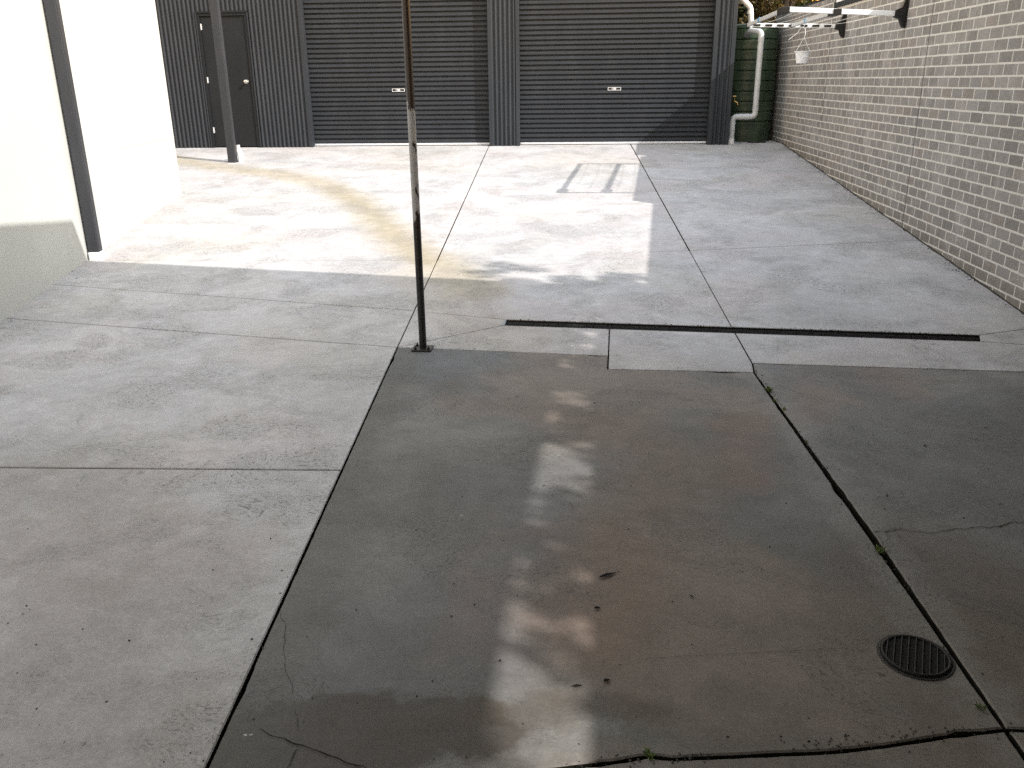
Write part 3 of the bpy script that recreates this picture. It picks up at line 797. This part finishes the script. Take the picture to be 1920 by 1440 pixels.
# downpipe from the shed gutter into the tank
dp = empty('downpipe', (2.8, TY+.25, .72), 'white downpipe dropping from the shed gutter into the tank top', 'pipe')
q0, q1_, q2_ = onY(1372, -22, TY+.15), onY(1407, 14, TY+.15), onY(1409, 66, TY+.15)
bm = bmesh.new(); tube(bm, bend([q0+Vector((-.12, 0, .10)), q0, q1_, q2_], .05), .048, 20); new_obj('pipe', bm, M_pvcw, dp, True)
bm = bmesh.new(); tube(bm, [q1_+Vector((0, 0, -.10)), q1_+Vector((0, 0, -.05))], .052, 20); new_obj('coupling', bm, M_pvcw, dp, True)
# timber offcut on the slab in front of the tank
bm = bmesh.new(); sx0, sx1 = onY(1402, 268, 15.55).x, onY(1436, 268, 15.55).x
box(bm, (sx0, 15.56, -1.047), (sx1, 15.60, -1.022), 0, .004)
tag(new_obj('timber_offcut', bm, M_soil), 'dark timber offcut lying on the slab in front of the green tank', 'timber')
# ------------------------------------------------------------------ fold-out clothesline
cl = empty('clothesline', (X0, 11.28, .65), 'white fold-out clothesline mounted on the brick wall', 'clothesline')
YN, YF = 10.15, 12.41; ZC = .66
nE, fE = Vector((2.178, YN, .703)), Vector((2.195, YF, .675)); nB, fB = Vector((3.34, YN, .640)), Vector((3.34, YF, .645))
def bar(bm, a, b, w_, h_):
    a, b = Vector(a), Vector(b); d = (b-a); L = d.length; d.normalize(); s = d.cross(Vector((0, 0, 1))).normalized(); u = s.cross(d)
    M = Matrix((( s.x, d.x, u.x, a.x), (s.y, d.y, u.y, a.y), (s.z, d.z, u.z, a.z), (0, 0, 0, 1)))
    box(bm, (-w_/2, 0, -h_/2), (w_/2, L, h_/2), 0, .004, M)
def cpart(name, a, b, w_, h_, mat, lab=None):
    bm = bmesh.new(); bar(bm, a, b, w_, h_); o = new_obj(name, bm, mat, cl)
    if lab: o['label'] = lab
    return o
cpart('arm', nB, nE, .035, .052, M_whitem); far_arm = cpart('arm', fB, fE, .03, .05, M_whitem, 'far arm with dark cord cleats')
mN, mF = nB.lerp(nE, .53), fB.lerp(fE, .50)
for a, b in ((nE, fE), (mN, mF)):
    dz_ = Vector((0, 0, -.0))
    cpart('cross_bar', a+(b-a)*.09+dz_, b+(a-b)*.01, .032, .045, M_alu)
    bm = bmesh.new(); bar(bm, a+(a-b)*.012+Vector((0, 0, -.006)), a+(b-a)*.10+Vector((0, 0, -.006)), .085, .062); new_obj('corner_joint', bm, M_blackp, cl)
    bm = bmesh.new(); bar(bm, a+(b-a)*.62+Vector((-.001, 0, .004)), a+(b-a)*.66+Vector((0, 0, .004)), .036, .05); new_obj('clip', bm, M_blue, cl)
    bm = bmesh.new(); bar(bm, a+(b-a)*.985, b+(b-a)*.012, .036, .05); new_obj('end_cap', bm, M_blackp, cl)
for k in range(7):
    t = .10+.80*k/6.0
    bm = bmesh.new(); c_ = fB.lerp(fE, t); a_ = Vector((-.045, -.020, 0)); 
    bar(bm, c_+a_, c_+Vector((.045, -.020, 0)), .014, .026); new_obj('cleat', bm, M_blackp, cl)
for k in range(6):
    t = .13+.76*k/5.0; a_ = nB.lerp(nE, t)+Vector((0, .02, -.012)); b_ = fB.lerp(fE, t)+Vector((0, -.03, .012))
    pts = [a_.lerp(b_, q/8)-Vector((0, 0, .02*math.sin(math.pi*q/8))) for q in range(9)]
    bm = bmesh.new(); tube(bm, pts, .0022, 6); new_obj('cord', bm, M_cord, cl, True)
for yy, zz in ((YN, .64), (YF, .645)):
    bm = bmesh.new()
    prof = [(X0-.001, zz+.145), (X0-.035, zz+.138), (X0-.06, zz+.06), (X0-.125, zz+.032), (X0-.130, zz-.032), (X0-.070, zz-.055), (X0-.045, zz-.115), (X0-.025, zz-.140), (X0-.001, zz-.145)]
    A = [bm.verts.new((x, yy-.032, z)) for x, z in prof]; B = [bm.verts.new((x, yy+.032, z)) for x, z in prof]; n = len(prof)
    for i in range(n): bm.faces.new((A[i], A[(i+1) % n], B[(i+1) % n], B[i]))
    bm.faces.new(A[::-1]); bm.faces.new(B); box(bm, (X0-.012, yy-.05, zz-.14), (X0-.0005, yy+.05, zz+.14), 0, .004)
    bmesh.ops.recalc_face_normals(bm, faces=bm.faces); new_obj('bracket', bm, M_blackp, cl)
# peg bucket hanging from the far arm
bt = onY(1505, 96, YF-.05)
bk = empty('peg_bucket', (bt.x, bt.y, bt.z-.16), 'small white plastic peg bucket hanging from the clothesline', 'bucket')
def plast():
    m = NT('translucent_plastic'); n = m.noise(m.pos, 20, 3)
    m.out(m.mix(n, (.74, .76, .80), (.82, .84, .87)), .35); m.b.inputs['Subsurface Weight'].default_value = .25; m.b.inputs['Subsurface Radius'].default_value = (.02, .02, .02)
    return m.m
M_bk = plast()
bm = bmesh.new(); n = 36; prof = [(.066, -.152), (.070, -.150), (.094, -.012), (.103, -.010), (.104, 0), (.093, .001), (.066, -.147), (.0, -.146)]
rings = [[bm.verts.new((bt.x+r*math.cos(2*math.pi*k/n), bt.y+r*math.sin(2*math.pi*k/n), bt.z+h)) for k in range(n)] for r, h in prof[:-1]]
for A, B in zip(rings, rings[1:]):
    for k in range(n): bm.faces.new((A[k], A[(k+1) % n], B[(k+1) % n], B[k]))
bm.faces.new(rings[0][::-1]); bm.faces.new(rings[-1]); bmesh.ops.recalc_face_normals(bm, faces=bm.faces); new_obj('pail', bm, M_bk, bk, True)
hg = Vector((bt.x+.012, bt.y+.02, .615)); kn = Vector((bt.x+.004, bt.y, bt.z+.17))
bm = bmesh.new()
tube(bm, bend([Vector((bt.x-.094, bt.y, bt.z-.01)), kn, Vector((bt.x+.094, bt.y, bt.z-.01))], .03), .0035, 6, True)
tube(bm, [kn+Vector((0, 0, -.01)), kn+Vector((.01, 0, .03)), kn.lerp(hg, .5)+Vector((.008, 0, 0)), hg], .0045, 6)
tube(bm, bend([hg, hg+Vector((-.06, -.03, .03)), hg+Vector((-.10, -.02, -.05)), hg+Vector((-.21, -.03, -.13))], .03), .003, 6)
tube(bm, bend([hg+Vector((-.04, -.05, .02)), hg+Vector((-.01, -.06, .08)), hg+Vector((.05, -.02, .05)), hg], .02), .003, 6)
new_obj('cord', bm, M_cord, bk, True)
# ------------------------------------------------------------------ trench drain
td = empty('trench_drain', (*((Vector(dt0)+Vector(db1))/2), zg(1, 6.2)), 'long narrow black trench drain across the yard', 'drain')
a0, a1, b0_, b1_ = Vector(dt0), Vector(dt1), Vector(db0), Vector(db1)
def gp(v, dz): return (v.x, v.y, zg(v.x, v.y)+dz)
bm = bmesh.new(); n = 60; prev = None
for i in range(n+1):
    t = i/n; A, B = a0.lerp(a1, t), b0_.lerp(b1_, t); u = (B-A).normalized()
    pr = [(A-u*.001, -.002), (A+u*.006, -.002), (A+u*.008, -.07), (B-u*.008, -.07), (B-u*.006, -.002), (B+u*.001, -.002)]
    cur = [bm.verts.new(gp(v, h)) for v, h in pr]
    if prev:
        for k in range(5): bm.faces.new((prev[k], prev[k+1], cur[k+1], cur[k]))
    prev = cur
bmesh.ops.recalc_face_normals(bm, faces=bm.faces); new_obj('channel', bm, M_blackp, td)
bm = bmesh.new()
wd = (b0_-a0).length
for s_ in (.22, .40, .60, .80):
    pts = [gp(a0.lerp(a1, i/30).lerp(b0_.lerp(b1_, i/30), s_), -.014) for i in range(31)]
    for p, q in zip(pts, pts[1:]): bar(bm, p, q, .006, .010)
L = (a1-a0).length; i = 0
while i*.032 < L:
    t = (i*.032+.012)/L
    if t > 1: break
    A, B = a0.lerp(a1, t), b0_.lerp(b1_, t); u = (B-A).normalized()
    bar(bm, gp(A+u*.008, -.028), gp(B-u*.008, -.028), .008, .010); i += 1
new_obj('grate', bm, simple('grate_steel', (.022, .022, .024), .5), td)
bm = bmesh.new(); u = (b0_-a0).normalized(); v = (a1-a0).normalized()
e_ = [a0-v*.002, a0+v*.012, b0_+v*.012, b0_-v*.020]
A = [bm.verts.new(gp(p, .0015)) for p in e_]; B = [bm.verts.new(gp(p, -.06)) for p in e_]
for k in range(4): bm.faces.new((A[k], A[(k+1) % 4], B[(k+1) % 4], B[k]))
bm.faces.new(A); bm.faces.new(B[::-1]); bmesh.ops.recalc_face_normals(bm, faces=bm.faces); new_obj('end_cap', bm, simple('galvanised', (.26, .27, .27), .6, .4), td)
# ------------------------------------------------------------------ round floor drain
rc = Vector(G(1716, 1231)); ex = Vector(G(1775, 1236)); rr = .118
fd = empty('floor_drain', (rc.x, rc.y, zg(rc.x, rc.y)), 'round cast iron floor drain grate in the old concrete', 'drain')
z0 = zg(rc.x, rc.y)
Md = Matrix.Translation((rc.x, rc.y, z0))
bm = bmesh.new(); lathe(bm, [(rr+.006, .0003), (rr+.005, .002), (rr, .0025), (rr-.002, .001), (rr-.005, -.002)], Md, 48)
for f in [f for f in bm.faces if len(f.verts) > 8]: bm.faces.remove(f)
new_obj('rim', bm, M_iron, fd, True)
bm = bmesh.new()
lathe(bm, [(rr-.004, .0015), (rr-.004, .0035)], Md, 48)
new_obj('sump', bm, simple('void', (.003, .003, .003), 1), fd)
bm = bmesh.new()
for k in range(-4, 5):
    xo = k*.0225; h = math.sqrt(max(0, (rr-.008)**2-xo*xo)); u_ = Vector((math.sin(.37), math.cos(.37), 0)); v_ = Vector((u_.y, -u_.x, 0)); c_ = Vector((rc.x, rc.y, z0+.006))+v_*xo
    bar(bm, c_-u_*h, c_+u_*h, .0055, .006)
ring = [(rc.x+(rr-.012)*math.cos(a), rc.y+(rr-.012)*math.sin(a), z0+.006) for a in [2*math.pi*k/48 for k in range(49)]]
tube(bm, ring, .0045, 8); new_obj('grate', bm, M_iron, fd)
# ------------------------------------------------------------------ plants
def leafmat(name, c0, c1, trans=.35):
    m = NT(name); at = m.n('ShaderNodeAttribute'); at.attribute_name = 'shade'
    c = m.mix(at.outputs['Fac'], c0, c1); m.out(c, .55)
    tr = m.n('ShaderNodeBsdfTranslucent'); m.link(c, tr.inputs[0]); mx = m.n('ShaderNodeMixShader'); mx.inputs[0].default_value = trans
    o = m.t.nodes['Material Output']; m.link(m.b.outputs[0], mx.inputs[1]); m.link(tr.outputs[0], mx.inputs[2]); m.link(mx.outputs[0], o.inputs[0])
    return m.m
M_leafA = leafmat('leaf_green', (.016, .028, .008), (.10, .105, .026), .25); M_leafB = leafmat('leaf_gold', (.035, .030, .010), (.20, .15, .045), .25)
def barkmat():
    m = NT('bark'); n = m.noise(m.scaled(m.pos, 1, 1, .2), 20, 6, .7)
    return m.out(m.mix(n, (.02, .015, .011), (.09, .07, .055)), .9, m.bump(n, .7, .02))
M_bark = barkmat()
def leaves(clumps, per, size, mat, name, parent, spread=.3):
    P_, Fc, S = [], [], []
    for (cx_, cy_, cz_, r) in clumps:
        n = int(per*r*r/(spread*spread))
        d = rng.normal(size=(n, 3)); d /= np.linalg.norm(d, axis=1)[:, None]; d *= (r*rng.random(n)**.45)[:, None]; d[:, 2] *= .8
        c = d+np.array([cx_, cy_, cz_]); a = rng.normal(size=(n, 3)); a /= np.linalg.norm(a, axis=1)[:, None]
        b = np.cross(a, rng.normal(size=(n, 3))); b /= np.linalg.norm(b, axis=1)[:, None]
        s = size*(.6+.8*rng.random(n))[:, None]
        quad = np.stack([c-a*s, c+b*s*.42, c+a*s, c-b*s*.42], 1); i0 = len(P_)*0
        P_.append(quad.reshape(-1, 3)); S.append(np.repeat(np.clip(.5+.22*rng.normal(size=n)+.25*rng.normal(), 0, 1), 4))
    V = np.concatenate(P_); sh = np.concatenate(S); nq = len(V)//4
    me = bpy.data.meshes.new(name); me.from_pydata(V.tolist(), [], (np.arange(nq*4).reshape(-1, 4)).tolist()); me.materials.append(mat)
    at = me.attributes.new('shade', 'FLOAT', 'POINT'); at.data.foreach_set('value', sh.astype(float))
    o = bpy.data.objects.new(name, me); col.objects.link(o); o.parent = parent; o.matrix_parent_inverse = parent.matrix_world.inverted(); return o
def tree(x, y, h, cr, label, mat, per=420, size=.05, z0=None, group='trees behind the shed and tank', low=.25, nclump=26, tr=.08):
    z0 = zg(x, y)-.09 if z0 is None else z0
    t = empty('tree', (x, y, z0), label, 'tree', group); bm = bmesh.new()
    tip = Vector((x+random.uniform(-.2, .2), y, z0+h*.8)); base = Vector((x, y, z0))
    pts = [base.lerp(tip, k/8)+Vector((random.uniform(-.04, .04), random.uniform(-.04, .04), 0)) for k in range(9)]
    tube(bm, pts, [tr*(1-.8*k/8) for k in range(9)], 10); cls = []
    for k in range(nclump):
        zz = z0+h*random.uniform(low, 1); a = random.uniform(0, 6.28); rad = cr*random.random()**.6*(1.05-.5*abs((zz-z0)/h-.55))
        c_ = Vector((x+rad*math.cos(a), y+rad*math.sin(a), zz)); cls.append((*c_, random.uniform(.2, .42)*cr/.9))
        if k % 2 == 0:
            s_ = base.lerp(tip, max(.15, min(.95, (zz-z0)/h*.8-.1))); tube(bm, [s_, s_.lerp(c_, .5)+Vector((0, 0, .06)), c_], [tr*.35, tr*.2, tr*.07], 6)
    new_obj('trunk', bm, M_bark, t, True); leaves(cls, per, size, mat, 'crown', t); return t
tree(3.15, 19.6, 4.2, 1.0, 'yellow leaved tree with dark trunk just behind the green tank', M_leafB, tr=.11)
tree(4.3, 20.6, 5.0, 1.3, 'olive green tree behind the far end of the brick wall', M_leafA, tr=.16)
tree(2.2, 21.2, 4.5, 1.2, 'green and yellow tree farthest back, showing beside the shed corner', M_leafA)
tree(3.0, 23.4, 5.5, 1.7, 'tall dark green tree filling the gap beyond the other trees', M_leafA)
tree(3.9, 24.5, 3.2, 1.5, 'low dense bush behind the tank, farthest right', M_leafA, per=500, low=.2, nclump=34, group='bushes filling the gap behind the tank')
tree(2.4, 24.0, 3.2, 1.5, 'low dense bush behind the tank, beside the shed', M_leafB, per=500, low=.2, nclump=34, group='bushes filling the gap behind the tank')
tree(4.0, 18.6, 3.4, .6, 'slim golden shrub-like tree beside the end of the brick wall', M_leafB, nclump=14, tr=.05)
# row of shrubs behind the near brick wall (outside the picture): the sun reaches the yard through them in patches
for k, (y, h) in enumerate([(-2.3, 5.0), (-1.5, 5.0), (-.95, 4.9), (-.40, 4.42), (.12, 4.75), (.55, 4.62), (.98, 4.55), (1.40, 4.62), (1.85, 4.55), (2.3, 5.1), (2.8, 5.3), (3.3, 5.3), (3.85, 5.3), (4.4, 5.2), (4.95, 5.2)]):
    tree(5.35+.12*(k % 2), y, h+(.10 if y > 0 else 0), .42, 'leafy shrub standing behind the near brick wall', M_leafA, per=230, size=.055, z0=-1.9, group='shrubs behind the near wall', low=.66, nclump=30, tr=.04)
# ------------------------------------------------------------------ verandah over the camera and house behind, both out of view; house wall placed to darken the yard
vr = empty('verandah', (1.6, 2, zg(1.6, 2)), 'flat verandah roof with timber beams above the near yard', 'verandah')
M_vr = simple('verandah_lining', (.09, .085, .08), .8); M_tim = simple('verandah_timber', (.12, .08, .05), .8)
ZR = 1.80
def fy(x): return 6.13-.145*(x+1.2)
bm = bmesh.new(); hpoly(bm, [(-1.2, -1.28), (3.98, -1.28), (4.16, fy(4.16)), (-1.2, fy(-1.2))], ZR, ZR+.12); new_obj('roof', bm, M_vr, vr)
for xb in (-1.0, .2, 1.4, 2.6, 3.8):
    bm = bmesh.new(); box(bm, (xb-.045, -1.27, ZR-.16), (xb+.045, fy(xb)-.5, ZR-.001)); new_obj('beam', bm, M_tim, vr)
hs = empty('house', (1.5, -4, zg(1.5, -2.2)), 'unseen house wall set close behind the verandah to darken the near yard', 'house')
bm = bmesh.new(); box(bm, (-1.3, -8, -2.2), (6.5, -1.3, 3.2)); new_obj('wall', bm, simple('house_shade_wall', (.12, .10, .09), .9), hs)
# ------------------------------------------------------------------ litter: leaves, twigs, weeds
M_dead = simple('dead_leaf', (.028, .025, .021), .8, 0, .4, 60); M_deadg = simple('grey_leaf', (.028, .027, .032), .8, 0, .3, 60)
def leaf(px, py, L, W_, ang, label, mat=None, curl=.25, stem=0):
    g = G(px, py); z = zg(*g); bm = bmesh.new(); n = 8; Vv = []
    for i in range(n+1):
        t = i/n; ww = W_*math.sin(math.pi*min(.98, max(.02, t))**.8)*.5
        h = .002+curl*L*(t-.5)**2
        Vv.append([bm.verts.new((t*L-L/2, s*ww, h+abs(s)*ww*.5)) for s in (-1, 0, 1)])
    for A, B in zip(Vv, Vv[1:]):
        for k in range(2): bm.faces.new((A[k], A[k+1], B[k+1], B[k]))
    if stem: tube(bm, [(L/2, 0, .003+curl*L*.25), (L/2+stem, .002, .004)], .0009, 5)
    bmesh.ops.solidify(bm, geom=bm.faces[:], thickness=.0006)
    o = new_obj('fallen_leaf', bm, mat or M_dead); o.location = (g[0], g[1], z+.001); o.rotation_euler = (0, 0, ang)
    return tag(o, label, 'leaf', 'fallen leaves')
leaf(1140, 1080, .085, .020, .55, 'long slate-blue leaf with tapering tail lying mid old slab', M_deadg, .1, .012)
for (px, py, L_, W_, a_, lb) in [
    (1663, 930, .035, .010, 1.2, 'small curled dead leaf right of the dark joint'), (1735, 837, .032, .016, .1, 'dead leaf on the right-hand old slab'),
    (1848, 803, .03, .010, -.2, 'dead leaf nearest the right edge of the slab'), (1832, 824, .026, .008, .05, 'thin dead leaf just below the one by the right edge'),
    (1115, 756, .022, .015, .1, 'tiny round dead leaf near the top of the old slab'), (1297, 1120, .034, .012, -1.0, 'dark crumpled leaf right of the long slate leaf'),
    (1120, 1142, .036, .024, .2, 'broken dead leaf below the long slate leaf'), (970, 744, .02, .012, .4, 'small dark leaf left of the dappled light'),
    (1083, 1288, .05, .018, .15, 'flat brown leaf on the damp band'), (1138, 1278, .036, .024, .6, 'squarish brown leaf above the damp band'),
    (938, 1240, .022, .010, 1.4, 'tiny dark leaf left of the light patch'), (1021, 911, .022, .007, .1, 'thin dark leaf under the upper light patch'),
    (1624, 401, .05, .012, 0, 'dark leaf near the foot of the brick wall'), (144, 522, .035, .014, .4, 'small leaf beside the cream wall'),
    (22, 603, .03, .012, .2, 'small leaf at the foot of the cream wall'), (204, 464, .03, .012, .4, 'small leaf near the white post foot'),
    (43, 1152, .022, .006, 1.2, 'tiny black leaf on the near left slab'), (1357, 347, .07, .012, 0, 'thin leaf near the centre joint in far shade')]:
    leaf(px, py, L_*.72, W_*.7, a_, lb)
M_weed = leafmat('weed_green', (.05, .09, .015), (.16, .22, .05), .3)
def weed(px, py, r, n, label):
    g = G(px, py); z = zg(*g); t = empty('weed', (g[0], g[1], z), label, 'weed', 'weeds in the joints'); V, Fs, S = [], [], []
    for k in range(n):
        a = random.uniform(0, 6.28); l = r*random.uniform(.4, 1); up = random.uniform(.3, 1.1); bx, by = g[0]+random.uniform(-r, r)*.35, g[1]+random.uniform(-r, r)*.7
        p0 = Vector((bx, by, z-.004)); p2 = p0+Vector((math.cos(a)*l, math.sin(a)*l, l*up+.004)); p1 = p0.lerp(p2, .55)+Vector((0, 0, l*.2)); s = Vector((-math.sin(a), math.cos(a), 0))*l*.16
        i = len(V); V += [p0, p1-s, p2, p1+s]; Fs.append((i, i+1, i+2, i+3)); S += [random.random()]*4
    me = bpy.data.meshes.new('tuft'); me.from_pydata([tuple(v) for v in V], [], Fs); me.materials.append(M_weed)
    at = me.attributes.new('shade', 'FLOAT', 'POINT'); at.data.foreach_set('value', S)
    o = bpy.data.objects.new('tuft', me); col.objects.link(o); o.parent = t; o.matrix_parent_inverse = t.matrix_world.inverted()
for a_ in [(1441, 733, .03, 40, 'green weed tuft at the top of the right-hand joint'), (1452, 752, .018, 20, 'small green weed just below the top tuft'),
           (1470, 768, .02, 22, 'third weed down in the right-hand joint'), (1650, 1035, .028, 36, 'weed tuft where the crack meets the joint'),
           (1512, 830, .014, 14, 'tiny weed halfway along the right-hand joint'), (1218, 1418, .02, 26, 'weed in the broken joint at bottom centre'),
           (1840, 1328, .02, 20, 'dark weed in the joint below the round drain')]: weed(*a_)

# grit and leaf crumbs gathered at the wall foot, the drain lip and the open joints
V, Fs = [], []
def crumb(x, y, sz):
    z = zg(x, y)+.0015; a = random.uniform(0, 6.28); el = random.uniform(.35, 1); i = len(V)
    ca, sa = math.cos(a), math.sin(a)
    for k in range(5):
        t = k*2*math.pi/5; u = math.cos(t)*sz*random.uniform(.7, 1.2); v_ = math.sin(t)*sz*el*random.uniform(.7, 1.2)
        V.append((x+u*ca-v_*sa, y+u*sa+v_*ca, z+random.uniform(0, sz*.3)))
    V.append((x, y, z+sz*.5)); V.append((x, y, z-.003))
    for k in range(5): Fs.append((i+k, i+(k+1) % 5, i+5)); Fs.append((i+(k+1) % 5, i+k, i+6))
def along(a, b, n, spread, lo, hi):
    a, b = Vector(a), Vector(b); nn = Vector((-(b-a).y, (b-a).x)).normalized()
    for _ in range(n):
        t = random.random(); p = a.lerp(b, t)+nn*random.gauss(0, spread)
        if mnoise.noise(Vector((p.x*2.5, p.y*2.5, 4))) > -.05: crumb(p.x, p.y, random.uniform(lo, hi))
for _ in range(420):
    y = random.uniform(5.6, 15.2); x = X0-.006-abs(random.gauss(0, .035))
    if mnoise.noise(Vector((y*1.6, 3, 0))) > -.1: crumb(x, y, random.uniform(.003, .010))
along(DT[0], DT[1], 160, .012, .003, .007); along(*J2n, 260, .012, .002, .006); along(low[0], low[-1], 160, .014, .002, .006)
along(G(0, 603), G(163, 489), 30, .01, .003, .006)
for _ in range(170):
    px, py = random.uniform(0, 1920), random.uniform(300, 1440); g = G(px, py)
    if -4.6 < g[0] < 3.4: crumb(g[0], g[1], random.uniform(.002, .0055))
me = bpy.data.meshes.new('grit'); me.from_pydata(V, [], Fs); me.materials.append(M_dead)
go = bpy.data.objects.new('grit', me); col.objects.link(go)
tag(go, 'dark grit and leaf crumbs scattered on the slabs and along the wall foot', 'grit', kind='stuff')
